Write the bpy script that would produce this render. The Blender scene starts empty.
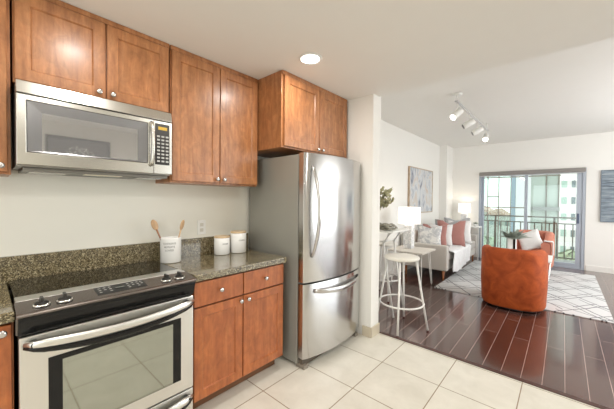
import bpy, bmesh, math, random
from mathutils import Vector, Matrix
from math import sin, cos, pi, radians as R
random.seed(7)
C = bpy.context.scene.collection
SC = bpy.context.scene

# ------------------------------------------------------------------ camera, world, exposure
cam_d = bpy.data.cameras.new('camera'); cam = bpy.data.objects.new('camera', cam_d); C.objects.link(cam)
cam_d.sensor_width = 36; cam_d.lens = 16.905; cam_d.clip_start = 0.02; cam_d.clip_end = 500
rt = Vector((0.7468557, 0.66493477, 0.00826525)); up = Vector((-0.01752208, 0.00725289, 0.99982017))
fw = Vector((-0.66475524, 0.74686622, -0.01706791))
m = Matrix.Identity(4)
for i in range(3):
    m[i][0] = rt[i]; m[i][1] = up[i]; m[i][2] = -fw[i]
m[2][3] = 1.37
cam.matrix_world = m
SC.camera = cam
SC.view_settings.view_transform = 'Standard'; SC.view_settings.look = 'None'
SC.view_settings.gamma = 1; SC.view_settings.use_curve_mapping = False
SC.view_settings.exposure = -0.08
SC.cycles.max_bounces = 10; SC.cycles.diffuse_bounces = 6; SC.cycles.glossy_bounces = 5
SC.cycles.sample_clamp_indirect = 6
w = bpy.data.worlds.new('sky'); SC.world = w; w.use_nodes = True
bg = w.node_tree.nodes['Background']; bg.inputs[0].default_value = (0.95, 1.0, 0.99, 1); bg.inputs[1].default_value = 2.4

def area(name, loc, size, power, color=(1, 1, 1), rot=(0, 0, 0), shape='DISK', sy=None):
    l = bpy.data.lights.new(name, 'AREA'); l.shape = shape; l.size = size
    if sy: l.size_y = sy
    l.energy = power; l.color = color
    o = bpy.data.objects.new(name, l); o.location = loc; o.rotation_euler = rot; C.objects.link(o)
    return o
CANS = [(-1.42, 1.62), (-1.42, 0.42), (-1.42, -0.80), (0.15, 1.62), (0.15, 0.42), (0.15, -0.80)]
WARM = (1.0, 0.955, 0.895)
for x, y in CANS:
    area('kitchen_can_lamp', (x, y, 2.399), 0.13, 7.5, WARM)
# added fill lights without fixtures, out of frame, to brighten both rooms
area('living_fill_down', (1.75, 4.8, 2.66), 1.2, 36, (1, 0.99, 0.97), shape='RECTANGLE', sy=2.2)
area('living_fill_up', (2.2, 5.0, 1.75), 1.0, 66, (1, 0.99, 0.98), rot=(pi, 0, 0), shape='RECTANGLE', sy=3.0)  # added upward fill for the living room ceiling, no lamp body
area('kitchen_fill_down', (0.5, -1.5, 2.37), 1.2, 20, (1, 0.985, 0.96), shape='RECTANGLE', sy=1.2)
area('right_side_fill', (2.95, 5.2, 1.35), 2.0, 62, (0.93, 0.97, 1.0), rot=(0, R(90), 0), shape='RECTANGLE', sy=3.8)  # added fill panel standing in for daylight from the unseen right side

# ------------------------------------------------------------------ materials
MATS = {}
def newmat(name):
    m = bpy.data.materials.new(name); m.use_nodes = True
    nt = m.node_tree; b = nt.nodes['Principled BSDF']
    MATS[name] = m
    return m, nt, b
def L(nt, a, b): nt.links.new(a, b)
def simple(name, col, rough=0.5, metal=0.0, emit=None, es=0, coat=0, sheen=0, trans=0, alpha=1, var=0.04, vscale=8):
    m, nt, b = newmat(name)
    b.inputs['Roughness'].default_value = rough; b.inputs['Metallic'].default_value = metal
    if coat: b.inputs['Coat Weight'].default_value = coat
    if sheen: b.inputs['Sheen Weight'].default_value = sheen
    if emit:
        b.inputs['Emission Color'].default_value = (*emit, 1); b.inputs['Emission Strength'].default_value = es
    n = nt.nodes.new('ShaderNodeTexNoise'); n.inputs['Scale'].default_value = vscale
    tc = nt.nodes.new('ShaderNodeTexCoord'); L(nt, tc.outputs['Object'], n.inputs['Vector'])
    mx = nt.nodes.new('ShaderNodeMix'); mx.data_type = 'RGBA'
    mx.inputs[6].default_value = (*[max(0, c*(1-var)) for c in col], 1); mx.inputs[7].default_value = (*[min(1, c*(1+var)) for c in col], 1)
    L(nt, n.outputs['Fac'], mx.inputs[0]); L(nt, mx.outputs[2], b.inputs['Base Color'])
    return m
def ramp(nt, stops):
    r = nt.nodes.new('ShaderNodeValToRGB'); e = r.color_ramp.elements
    while len(e) < len(stops): e.new(0.5)
    for i, (p, c) in enumerate(stops):
        e[i].position = p; e[i].color = (*c, 1)
    return r
def coords(nt, scale=(1, 1, 1), rot=(0, 0, 0), loc=(0, 0, 0)):
    tc = nt.nodes.new('ShaderNodeTexCoord'); mp = nt.nodes.new('ShaderNodeMapping')
    mp.inputs['Scale'].default_value = scale; mp.inputs['Rotation'].default_value = rot; mp.inputs['Location'].default_value = loc
    L(nt, tc.outputs['Object'], mp.inputs['Vector']); return mp.outputs[0]
def noise(nt, vec, scale, detail=4, rough=0.5, dist=0):
    n = nt.nodes.new('ShaderNodeTexNoise'); n.inputs['Scale'].default_value = scale; n.inputs['Detail'].default_value = detail
    n.inputs['Roughness'].default_value = rough; n.inputs['Distortion'].default_value = dist
    L(nt, vec, n.inputs['Vector']); return n.outputs['Fac']
def mix(nt, fac, a, b, mode='MIX'):
    mx = nt.nodes.new('ShaderNodeMix'); mx.data_type = 'RGBA'; mx.blend_type = mode
    for s, v in ((0, fac), (6, a), (7, b)):
        if hasattr(v, 'links'): L(nt, v, mx.inputs[s])
        elif isinstance(v, tuple): mx.inputs[s].default_value = (*v, 1)
        else: mx.inputs[s].default_value = v
    return mx.outputs[2]
def math_(nt, op, a, b=None, c=None):
    n = nt.nodes.new('ShaderNodeMath'); n.operation = op
    for i, v in enumerate((a, b, c)):
        if v is None: continue
        if hasattr(v, 'links'): L(nt, v, n.inputs[i])
        else: n.inputs[i].default_value = v
    return n.outputs[0]
def bump(nt, b, h, strength=0.1, dist=0.01):
    bp = nt.nodes.new('ShaderNodeBump'); bp.inputs['Strength'].default_value = strength; bp.inputs['Distance'].default_value = dist
    L(nt, h, bp.inputs['Height']); L(nt, bp.outputs[0], b.inputs['Normal'])

def wood(name, dark, mid, light, scale=(6, 6, 0.7), rough=0.38, coat=0.4):
    m, nt, b = newmat(name)
    v = coords(nt, scale)
    g = noise(nt, v, 5, 7, 0.62, 0.6)
    r = ramp(nt, [(0.28, dark), (0.5, mid), (0.72, light)])
    L(nt, g, r.inputs[0])
    v2 = coords(nt, (3.0, 3.0, 2.0)); blot = noise(nt, v2, 5.5, 5, 0.65, 0.8)
    br = ramp(nt, [(0.3, (0.76, 0.76, 0.76)), (0.7, (1.2, 1.2, 1.2))]); L(nt, blot, br.inputs[0])
    c = mix(nt, 1.0, r.outputs[0], br.outputs[0], 'MULTIPLY')
    L(nt, c, b.inputs['Base Color']); b.inputs['Roughness'].default_value = rough
    b.inputs['Coat Weight'].default_value = coat; b.inputs['Coat Roughness'].default_value = 0.22
    bump(nt, b, g, 0.04, 0.003)
    return m
WOOD = wood('cabinet_wood', (0.27, 0.103, 0.038), (0.38, 0.158, 0.060), (0.48, 0.22, 0.092), coat=0.25)
WOODB = wood('cabinet_wood_less_sheen', (0.28, 0.076, 0.022), (0.37, 0.108, 0.030), (0.45, 0.15, 0.045), coat=0.15)  # same wood as the uppers; weaker sheen put into a redder colour
WOODIN = simple('cabinet_shadow_gap', (0.035, 0.012, 0.006), 0.6)
OAK = wood('warm_wood_legs', (0.30, 0.10, 0.03), (0.42, 0.15, 0.05), (0.5, 0.2, 0.08))
SPOON = wood('pale_spoon_wood', (0.45, 0.27, 0.13), (0.55, 0.35, 0.19), (0.66, 0.46, 0.28))
LIDW = wood('pale_lid_wood', (0.55, 0.38, 0.20), (0.64, 0.46, 0.27), (0.72, 0.55, 0.35), scale=(8, 1, 3))

WALL = simple('kitchen_wall_paint', (0.80, 0.785, 0.72), 0.75, var=0.01)
WALLW = simple('white_wall_paint', (0.84, 0.825, 0.79), 0.75, var=0.01)
CEIL = simple('ceiling_paint', (0.82, 0.81, 0.78), 0.85, var=0.01)
TRIM = simple('white_trim', (0.82, 0.80, 0.76), 0.45, var=0.01)
TILEBASE = simple('beige_base_tile', (0.62, 0.55, 0.43), 0.4, var=0.06)

def steel(name, col=(0.72, 0.71, 0.69), rough=0.25, axis=(1, 1, 60), aniso=0.0):
    m, nt, b = newmat(name)
    v = coords(nt, axis); g = noise(nt, v, 8, 3)
    b.inputs['Base Color'].default_value = (*col, 1); b.inputs['Metallic'].default_value = 1
    rr = nt.nodes.new('ShaderNodeMapRange'); rr.inputs[3].default_value = rough*0.9; rr.inputs[4].default_value = rough*1.12
    L(nt, g, rr.inputs[0]); L(nt, rr.outputs[0], b.inputs['Roughness'])
    b.inputs['Anisotropic'].default_value = aniso; b.inputs['Anisotropic Rotation'].default_value = 0.25 if aniso else 0
    return m
STEEL = steel('brushed_stainless', (0.66, 0.65, 0.61), 0.24)
STEELF = steel('fridge_stainless', (0.60, 0.595, 0.59), 0.21, (60, 60, 1), 0.85)
tn = STEELF.node_tree.nodes.new('ShaderNodeTangent'); tn.direction_type = 'RADIAL'; tn.axis = 'Z'
STEELF.node_tree.links.new(tn.outputs[0], STEELF.node_tree.nodes['Principled BSDF'].inputs['Tangent'])
STEELO = steel('oven_stainless', (0.71, 0.705, 0.68), 0.30)
SIDE = simple('fridge_side_grey', (0.33, 0.325, 0.29), 0.38, metal=0.25, var=0.02)
NICKEL = steel('satin_nickel', (0.58, 0.57, 0.56), 0.22)
CHROME = steel('polished_chrome', (0.85, 0.85, 0.85), 0.06)
BLACK = simple('black_plastic', (0.015, 0.015, 0.014), 0.3)
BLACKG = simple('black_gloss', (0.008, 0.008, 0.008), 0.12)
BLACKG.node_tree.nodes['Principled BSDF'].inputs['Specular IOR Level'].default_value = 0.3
DGREY = simple('dark_grey_panel', (0.05, 0.048, 0.045), 0.25, metal=0.6)
PANELK = simple('bronze_grey_control_panel', (0.19, 0.165, 0.15), 0.25, metal=0.85)
BTN = simple('grey_buttons', (0.45, 0.45, 0.44), 0.5)
AMBER = simple('amber_display', (0.35, 0.22, 0.03), 0.4, emit=(1, 0.62, 0.08), es=0.35)
WHITEP = simple('white_plastic', (0.82, 0.82, 0.80), 0.4)
CERAM = simple('white_ceramic', (0.88, 0.88, 0.87), 0.18, coat=0.3, var=0.01)
INK = simple('grey_ink', (0.12, 0.12, 0.12), 0.6)
WHITEM = simple('white_powder_coat', (0.80, 0.79, 0.76), 0.35)
MWIN = simple('microwave_window', (0.46, 0.46, 0.47), 0.035, metal=0.75, var=0.02)
MWBEV = simple('microwave_window_bezel', (0.26, 0.26, 0.27), 0.25, metal=0.6)
OVENG = simple('oven_window_glass', (0.38, 0.40, 0.35), 0.05, metal=0.85, var=0.02)

def granite():
    m, nt, b = newmat('speckled_granite')
    v = coords(nt)
    vo = nt.nodes.new('ShaderNodeTexVoronoi'); vo.inputs['Scale'].default_value = 210; L(nt, v, vo.inputs['Vector'])
    sep = nt.nodes.new('ShaderNodeSeparateColor'); L(nt, vo.outputs['Color'], sep.inputs[0])
    r = ramp(nt, [(0.0, (0.026, 0.019, 0.009)), (0.35, (0.095, 0.073, 0.035)), (0.62, (0.18, 0.145, 0.078)), (0.86, (0.31, 0.26, 0.155)), (1.0, (0.46, 0.40, 0.26))])
    n = noise(nt, v, 60, 5, 0.7)
    s = math_(nt, 'MULTIPLY_ADD', n, 0.8, -0.4); s2 = math_(nt, 'ADD', sep.outputs[0], s)
    L(nt, s2, r.inputs[0])
    L(nt, r.outputs[0], b.inputs['Base Color']); b.inputs['Roughness'].default_value = 0.12
    b.inputs['Coat Weight'].default_value = 0.6; b.inputs['Coat Roughness'].default_value = 0.03; b.inputs['Coat IOR'].default_value = 1.5
    return m
GRAN = granite()

def tile():
    m, nt, b = newmat('beige_floor_tile')
    v = coords(nt, loc=(0.666 + 0.457*20, -2.235 + 0.457*20, 0))
    br = nt.nodes.new('ShaderNodeTexBrick'); br.offset = 0; br.squash = 1
    for k, val in (('Scale', 1), ('Mortar Size', 0.0038), ('Mortar Smooth', 0.2), ('Bias', 0), ('Brick Width', 0.457), ('Row Height', 0.457)):
        br.inputs[k].default_value = val
    br.inputs['Color1'].default_value = (0.70, 0.67, 0.595, 1); br.inputs['Color2'].default_value = (0.74, 0.71, 0.635, 1)
    br.inputs['Mortar'].default_value = (0.30, 0.23, 0.15, 1)
    L(nt, v, br.inputs['Vector'])
    n = noise(nt, coords(nt), 4.5, 6, 0.65, 0.5)
    r = ramp(nt, [(0.3, (0.90, 0.89, 0.87)), (0.7, (1.06, 1.06, 1.06))]); L(nt, n, r.inputs[0])
    L(nt, mix(nt, 1.0, br.outputs['Color'], r.outputs[0], 'MULTIPLY'), b.inputs['Base Color'])
    b.inputs['Roughness'].default_value = 0.32; b.inputs['Specular IOR Level'].default_value = 0.4
    inv = math_(nt, 'SUBTRACT', 1.0, br.outputs['Fac']); bump(nt, b, inv, 0.25, 0.002)
    return m
TILE = tile()
def planks():
    m, nt, b = newmat('dark_walnut_planks')
    v = coords(nt, rot=(0, 0, R(-90)), loc=(20*1.35, 0.129*60+0.031+0.0645*0, 0))
    br = nt.nodes.new('ShaderNodeTexBrick'); br.offset = 0.37; br.offset_frequency = 2; br.squash = 1
    for k, val in (('Scale', 1), ('Mortar Size', 0.0021), ('Mortar Smooth', 0.15), ('Bias', 0), ('Brick Width', 1.35), ('Row Height', 0.129)):
        br.inputs[k].default_value = val
    br.inputs['Color1'].default_value = (0.060, 0.024, 0.018, 1); br.inputs['Color2'].default_value = (0.105, 0.045, 0.034, 1)
    br.inputs['Mortar'].default_value = (0.42, 0.32, 0.29, 1)  # pale seams: light reflected in the grooves, put into the colour
    L(nt, v, br.inputs['Vector'])
    g = noise(nt, coords(nt, (14, 1, 1)), 6, 6, 0.6)
    r = ramp(nt, [(0.3, (0.75, 0.75, 0.75)), (0.7, (1.25, 1.25, 1.25))]); L(nt, g, r.inputs[0])
    L(nt, mix(nt, 1.0, br.outputs['Color'], r.outputs[0], 'MULTIPLY'), b.inputs['Base Color'])
    b.inputs['Roughness'].default_value = 0.20; b.inputs['Coat Weight'].default_value = 0.6; b.inputs['Coat Roughness'].default_value = 0.08
    inv = math_(nt, 'SUBTRACT', 1.0, br.outputs['Fac']); bump(nt, b, inv, 0.15, 0.002)
    return m
PLANK = planks()

def velvet(name, a, c, scale=5):
    m, nt, b = newmat(name)
    v = coords(nt); n = noise(nt, v, scale, 5, 0.6, 0.8)
    r = ramp(nt, [(0.3, a), (0.7, c)]); L(nt, n, r.inputs[0]); L(nt, r.outputs[0], b.inputs['Base Color'])
    b.inputs['Roughness'].default_value = 0.62; b.inputs['Specular IOR Level'].default_value = 0.25; b.inputs['Sheen Weight'].default_value = 0.10; b.inputs['Sheen Roughness'].default_value = 0.35
    b.inputs['Sheen Tint'].default_value = (1, 0.55, 0.35, 1)
    bump(nt, b, n, 0.25, 0.02)
    return m
RUST = velvet('burnt_orange_velvet', (0.27, 0.045, 0.010), (0.52, 0.105, 0.022), 7)
RUSTP = velvet('dusty_coral_velvet', (0.50, 0.17, 0.11), (0.66, 0.28, 0.20))
def fabric(name, col, scale=160, var=0.10, rough=0.9):
    m, nt, b = newmat(name)
    n = noise(nt, coords(nt), scale, 3, 0.7); n2 = noise(nt, coords(nt), 4, 3)
    c = mix(nt, n, tuple(x*(1-var) for x in col), tuple(min(1, x*(1+var)) for x in col))
    L(nt, c, b.inputs['Base Color']); b.inputs['Roughness'].default_value = rough; b.inputs['Sheen Weight'].default_value = 0.15
    bump(nt, b, n, 0.15, 0.003)
    return m
SOFAF = fabric('oatmeal_linen', (0.54, 0.51, 0.475))
PINKF = fabric('dusty_rose_velvet', (0.42, 0.20, 0.175), 30)
BEIGEF = fabric('beige_cushion_cloth', (0.66, 0.57, 0.50), 60)
GREYF = fabric('grey_cushion_cloth', (0.42, 0.42, 0.43), 50, 0.3)
WHITEF = fabric('white_cotton', (0.80, 0.79, 0.78), 60)
FURF = fabric('white_knit_throw', (0.80, 0.80, 0.81), 35, 0.14)
CLOTHF = fabric('sage_grey_cloth', (0.30, 0.28, 0.22), 25, 0.35)
def marbled(name, a, c, scale=9):
    m, nt, b = newmat(name)
    n = noise(nt, coords(nt), scale, 5, 0.6, 1.5)
    r = ramp(nt, [(0.42, a), (0.56, c)]); L(nt, n, r.inputs[0]); L(nt, r.outputs[0], b.inputs['Base Color'])
    b.inputs['Roughness'].default_value = 0.85
    return m
PATF = marbled('brushed_pattern_cloth', (0.80, 0.79, 0.77), (0.50, 0.51, 0.53))
MARB = marbled('carved_white_marble', (0.86, 0.86, 0.86), (0.60, 0.61, 0.63), 22)
LEAF = simple('olive_leaf', (0.43, 0.41, 0.25), 0.6, var=0.35, vscale=25)
LEAFD = simple('grey_green_leaf', (0.30, 0.34, 0.29), 0.5, var=0.3, vscale=30)
STEMM = simple('stem_brown', (0.20, 0.13, 0.07), 0.7)
SHADE = simple('lit_linen_shade', (0.9, 0.88, 0.84), 0.8, emit=(1, 0.95, 0.87), es=0.85, var=0.01)
BULB = simple('lit_bulb', (1, 1, 1), 0.5, emit=(1, 0.95, 0.86), es=12)
CANL = simple('lit_can_diffuser', (1, 1, 1), 0.5, emit=(1, 0.95, 0.88), es=7)
ALU = simple('blue_grey_aluminium', (0.42, 0.46, 0.53), 0.4, metal=0.3)
BLIND = simple('taupe_blind_cassette', (0.27, 0.25, 0.235), 0.6)
RAILM = simple('grey_brown_railing', (0.15, 0.125, 0.10), 0.5)
CONC = simple('balcony_concrete', (0.40, 0.40, 0.38), 0.8)
FRAMEW = wood('light_oak_frame', (0.42, 0.30, 0.20), (0.52, 0.39, 0.27), (0.6, 0.47, 0.35))
SOLEC = simple('rubber_foot_brown', (0.07, 0.02, 0.02), 0.6)

def glass(name, tint=(0.93, 0.97, 0.96), refl=0.06):
    m = bpy.data.materials.new(name); m.use_nodes = True; nt = m.node_tree
    nt.nodes.remove(nt.nodes['Principled BSDF']); out = nt.nodes['Material Output']
    t = nt.nodes.new('ShaderNodeBsdfTransparent'); t.inputs[0].default_value = (*tint, 1)
    g = nt.nodes.new('ShaderNodeBsdfGlossy'); g.inputs['Roughness'].default_value = 0.02
    mx = nt.nodes.new('ShaderNodeMixShader'); mx.inputs[0].default_value = refl
    L(nt, t.outputs[0], mx.inputs[1]); L(nt, g.outputs[0], mx.inputs[2]); L(nt, mx.outputs[0], out.inputs[0])
    return m
GLASS = glass('clear_pane')
MINT = glass('mint_screen_glass', (0.86, 0.95, 0.91), 0.08)
def cooktop():
    m, nt, b = newmat('black_glass_cooktop')
    v = coords(nt); vo = nt.nodes.new('ShaderNodeTexVoronoi'); vo.inputs['Scale'].default_value = 320; L(nt, v, vo.inputs['Vector'])
    sep = nt.nodes.new('ShaderNodeSeparateColor'); L(nt, vo.outputs['Color'], sep.inputs[0])
    r = ramp(nt, [(0.7, (0.014, 0.012, 0.009)), (1.0, (0.09, 0.08, 0.05))]); L(nt, sep.outputs[0], r.inputs[0])
    L(nt, r.outputs[0], b.inputs['Base Color']); b.inputs['Roughness'].default_value = 0.05; b.inputs['Specular IOR Level'].default_value = 0.6
    return m
COOK = cooktop()
def rugmat():
    m, nt, b = newmat('white_rug_with_black_lines')
    tc = nt.nodes.new('ShaderNodeTexCoord'); s = nt.nodes.new('ShaderNodeSeparateXYZ'); L(nt, tc.outputs['Object'], s.inputs[0])
    wob = noise(nt, tc.outputs['Object'], 1.6, 2)
    def lines(a, c, per, width, off, gate_scale, thr):
        u = math_(nt, 'MULTIPLY_ADD', s.outputs[0], a, off)
        u = math_(nt, 'MULTIPLY_ADD', s.outputs[1], c, u)
        u = math_(nt, 'MULTIPLY_ADD', wob, 0.10, u)
        f = math_(nt, 'FRACT', math_(nt, 'DIVIDE', u, per))
        ln = math_(nt, 'LESS_THAN', f, width/per)
        g = noise(nt, coords(nt, loc=(off*7, off*3, 0)), gate_scale, 1)
        return math_(nt, 'MULTIPLY', ln, math_(nt, 'GREATER_THAN', g, thr))
    tot = None
    for args in ((0.80, 0.60, 0.30, 0.014, 0.0, 1.3, 0.36), (0.80, -0.60, 0.34, 0.014, 0.13, 1.3, 0.36), (0.80, 0.60, 0.30, 0.012, 0.07, 1.9, 0.46),
                 (0.80, -0.60, 0.34, 0.012, 0.21, 1.9, 0.45), (0.45, 0.9, 0.45, 0.012, 0.3, 1.4, 0.5)):
        l = lines(*args); tot = l if tot is None else math_(nt, 'MAXIMUM', tot, l)
    L(nt, mix(nt, tot, (0.62, 0.62, 0.625), (0.10, 0.10, 0.11)), b.inputs['Base Color'])
    b.inputs['Roughness'].default_value = 0.95
    bump(nt, b, noise(nt, tc.outputs['Object'], 120, 3), 0.4, 0.006)
    return m
RUG = rugmat()
def abstract():
    m, nt, b = newmat('abstract_blue_and_peach_painting')
    v = coords(nt, (1, 1.0, 0.55)); n = noise(nt, v, 4.2, 6, 0.62, 1.3)
    r = ramp(nt, [(0.34, (0.14, 0.15, 0.19)), (0.43, (0.42, 0.44, 0.49)), (0.52, (0.64, 0.65, 0.66)), (0.60, (0.60, 0.54, 0.49)), (0.72, (0.55, 0.43, 0.36))])
    L(nt, n, r.inputs[0]); L(nt, r.outputs[0], b.inputs['Base Color']); b.inputs['Roughness'].default_value = 0.6
    return m
ART = abstract()
def streaks():
    m, nt, b = newmat('streaked_blue_canvas')
    v = coords(nt, (1.2, 1, 14)); n = noise(nt, v, 2.6, 6, 0.65, 0.3)
    r = ramp(nt, [(0.33, (0.075, 0.095, 0.125)), (0.48, (0.19, 0.235, 0.28)), (0.62, (0.33, 0.385, 0.43)), (0.75, (0.52, 0.55, 0.58))])
    L(nt, n, r.inputs[0]); L(nt, r.outputs[0], b.inputs['Base Color']); b.inputs['Roughness'].default_value = 0.6
    return m
ART2 = streaks()
def facade(name, wall, win, bw, bh, mort):
    m, nt, b = newmat(name)
    tc = nt.nodes.new('ShaderNodeTexCoord'); mp = nt.nodes.new('ShaderNodeMapping'); mp.inputs['Rotation'].default_value = (R(-90), 0, 0)
    L(nt, tc.outputs['Object'], mp.inputs['Vector'])
    br = nt.nodes.new('ShaderNodeTexBrick'); br.offset = 0
    for k, val in (('Scale', 1), ('Mortar Size', mort), ('Mortar Smooth', 0), ('Brick Width', bw), ('Row Height', bh)): br.inputs[k].default_value = val
    br.inputs['Color1'].default_value = (*win, 1); br.inputs['Color2'].default_value = (*[c*0.8 for c in win], 1); br.inputs['Mortar'].default_value = (*wall, 1)
    L(nt, mp.outputs[0], br.inputs['Vector']); L(nt, br.outputs['Color'], b.inputs['Base Color']); b.inputs['Roughness'].default_value = 0.5
    return m

# ------------------------------------------------------------------ mesh helpers
def box(bm, x0, x1, y0, y1, z0, z1, mi=0):
    vs = [bm.verts.new(p) for p in ((x0,y0,z0),(x1,y0,z0),(x1,y1,z0),(x0,y1,z0),(x0,y0,z1),(x1,y0,z1),(x1,y1,z1),(x0,y1,z1))]
    for q in ((0,3,2,1),(4,5,6,7),(0,1,5,4),(1,2,6,5),(2,3,7,6),(3,0,4,7)):
        f = bm.faces.new([vs[i] for i in q]); f.material_index = mi
    return bm
def prism(bm, poly, axis, a, b, mi=0):
    """poly: 2D outline; axis 'x','y','z' extruded from a to b"""
    def p3(p, t):
        return {'x': (t, p[0], p[1]), 'y': (p[0], t, p[1]), 'z': (p[0], p[1], t)}[axis]
    A = [bm.verts.new(p3(p, a)) for p in poly]; B = [bm.verts.new(p3(p, b)) for p in poly]
    n = len(poly)
    bm.faces.new(A).material_index = mi; bm.faces.new(B[::-1]).material_index = mi
    for i in range(n):
        f = bm.faces.new((A[i], B[i], B[(i+1) % n], A[(i+1) % n])); f.material_index = mi
    return bm
def lathe(bm, prof, c=(0, 0, 0), axis='z', seg=24, mi=0, smooth=True):
    rings = []
    for r, h in prof:
        ring = []
        for k in range(seg):
            a = 2*pi*k/seg; u, v = r*cos(a), r*sin(a)
            p = {'z': (u, v, h), 'x': (h, u, v), 'y': (v, h, u)}[axis]
            ring.append(bm.verts.new((c[0]+p[0], c[1]+p[1], c[2]+p[2])))
        rings.append(ring)
    for i in range(len(rings)-1):
        for k in range(seg):
            f = bm.faces.new((rings[i][k], rings[i][(k+1) % seg], rings[i+1][(k+1) % seg], rings[i+1][k])); f.smooth = smooth; f.material_index = mi
    for ring in (rings[0], rings[-1]):
        f = bm.faces.new(ring); f.material_index = mi
    return bm
def tube(bm, pts, r, seg=8, closed=False, flat=(1, 1), mi=0, up0=(0, 0, 1)):
    pts = [Vector(p) for p in pts]; n = len(pts); rings = []
    rad = r if hasattr(r, '__len__') else [r]*n
    for i, p in enumerate(pts):
        if closed: t = pts[(i+1) % n]-pts[i-1]
        else: t = pts[min(i+1, n-1)]-pts[max(i-1, 0)]
        t.normalize(); u = Vector(up0)
        if abs(t.dot(u)) > 0.95: u = Vector((1, 0, 0)) if abs(t.x) < 0.9 else Vector((0, 1, 0))
        s = t.cross(u).normalized(); q = s.cross(t).normalized()
        rings.append([bm.verts.new(p + s*cos(2*pi*k/seg)*rad[i]*flat[0] + q*sin(2*pi*k/seg)*rad[i]*flat[1]) for k in range(seg)])
    m_ = n if closed else n-1
    for i in range(m_):
        a, b = rings[i], rings[(i+1) % n]
        for k in range(seg):
            f = bm.faces.new((a[k], a[(k+1) % seg], b[(k+1) % seg], b[k])); f.smooth = True; f.material_index = mi
    if not closed:
        bm.faces.new(rings[0]).material_index = mi; bm.faces.new(rings[-1][::-1]).material_index = mi
    return bm
def NB(): return bmesh.new()
def SP(q): return max(0.0, sin(pi*q))
def wmat(o):
    mt = o.matrix_basis.copy(); p = o.parent
    while p: mt = p.matrix_basis @ mt; p = p.parent
    return mt
def obj(name, bm, mats, parent=None, bevel=0, seg=2, smooth=False, origin=None, subsurf=0, label=None):
    """vertices of bm are in world coordinates; the object sits at its parent's origin (or at origin)"""
    bmesh.ops.recalc_face_normals(bm, faces=bm.faces[:])
    me = bpy.data.meshes.new(name)
    o = bpy.data.objects.new(name, me); C.objects.link(o)
    if parent: o.parent = parent
    elif origin: o.location = origin
    bm.transform(wmat(o).inverted()); 
    if smooth:
        for f in bm.faces: f.smooth = True
    bm.to_mesh(me); bm.free()
    for mt in (mats if isinstance(mats, (list, tuple)) else [mats]): me.materials.append(mt)
    if bevel:
        md = o.modifiers.new('bevel', 'BEVEL'); md.width = bevel; md.segments = seg; md.limit_method = 'ANGLE'; md.angle_limit = R(40)
        md.harden_normals = False
    if subsurf:
        md = o.modifiers.new('sub', 'SUBSURF'); md.levels = subsurf; md.render_levels = subsurf
    if label: o['label'] = label
    return o
def tag(o, label, cat, group=None, kind=None):
    o['label'] = label; o['category'] = cat
    if group: o['group'] = group
    if kind: o['kind'] = kind
    return o
def thing(name, loc, label, cat, group=None, rz=0):
    o = bpy.data.objects.new(name, None); C.objects.link(o); o.location = loc; o.rotation_euler = (0, 0, rz)
    o.empty_display_size = 0.1
    return tag(o, label, cat, group)
def struct(name, bm, m, parent=None, **k):
    o = obj(name, bm, m, parent, **k)
    if not parent: o['kind'] = 'structure'
    return o
def copy_tree(o, parent=None):
    c = o.copy(); C.objects.link(c)
    if parent: c.parent = parent
    for ch in [x for x in bpy.data.objects if x.parent == o]: copy_tree(ch, c)
    return c
def text(s, size, fn, mat, parent, name='lettering', depth=0.0004):
    """fn maps the flat (u,v,w) text coordinates to the world"""
    cu = bpy.data.curves.new('t', 'FONT'); cu.body = s; cu.size = size; cu.align_x = 'CENTER'; cu.extrude = depth; cu.resolution_u = 2
    to = bpy.data.objects.new('t', cu); C.objects.link(to)
    bpy.context.view_layer.update()
    me = bpy.data.meshes.new_from_object(to.evaluated_get(bpy.context.evaluated_depsgraph_get()))
    bm = NB(); bm.from_mesh(me)
    for v in bm.verts: v.co = fn(v.co.x, v.co.y, v.co.z)
    bpy.data.objects.remove(to); bpy.data.curves.remove(cu); bpy.data.meshes.remove(me)
    return obj(name, bm, mat, parent)

# ------------------------------------------------------------------ room shell
KZ, LZ = 2.415, 2.715; WX = -2.27; LX = -2.30; YB = 2.72; YW = 8.0; XR = 3.0; YK = -3.0
struct('floor', box(NB(), WX-0.1, XR+0.1, YK-0.1, YB-0.01, -0.12, 0), TILE)
struct('floor_planks', box(NB(), LX-0.1, XR+0.1, YB+0.012, YW+0.14, -0.12, 0), PLANK)
b = NB(); prism(b, [(YB-0.010, -0.1), (YB-0.010, 0.004), (YB-0.004, 0.009), (YB+0.026, 0.009), (YB+0.034, 0.0), (YB+0.011, -0.0), (YB+0.011, -0.1)], 'x', -1.38, XR)
struct('trim_1', b, simple('dark_transition_strip', (0.075, 0.035, 0.028), 0.25))
struct('ceiling', box(NB(), WX-0.1, XR+0.1, YK-0.1, YB-0.05, KZ, KZ+0.6), CEIL)
struct('ceiling_living', box(NB(), LX-0.1, XR+0.1, YB-0.049, YW+0.14, LZ, LZ+0.3), CEIL)
struct('wall_left', box(NB(), WX-0.12, WX, YK, 2.56, 0, KZ), WALL)
struct('wall_stub', box(NB(), WX-0.12, -1.415, 2.561, YB-0.051, 0, KZ), WALLW)
b = NB(); box(b, WX-0.12, -1.415, YB-0.05, YB, 0, LZ); struct('wall_stub_face', b, WALLW)
struct('wall_living_left', box(NB(), LX-0.12, LX, YB+0.001, YW, 0, LZ), WALLW)
struct('wall_column', box(NB(), LX+0.001, -2.13, 7.48, YW-0.001, 0, LZ), WALLW)
WL, WR, WT = -1.54, 0.33, 2.06
b = NB(); box(b, LX, WL, YW, YW+0.14, 0, LZ); box(b, WR, XR, YW, YW+0.14, 0, LZ); box(b, WL, WR, YW, YW+0.14, WT, LZ)
bmesh.ops.remove_doubles(b, verts=b.verts[:], dist=1e-5)
struct('wall_far', b, WALLW)
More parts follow.
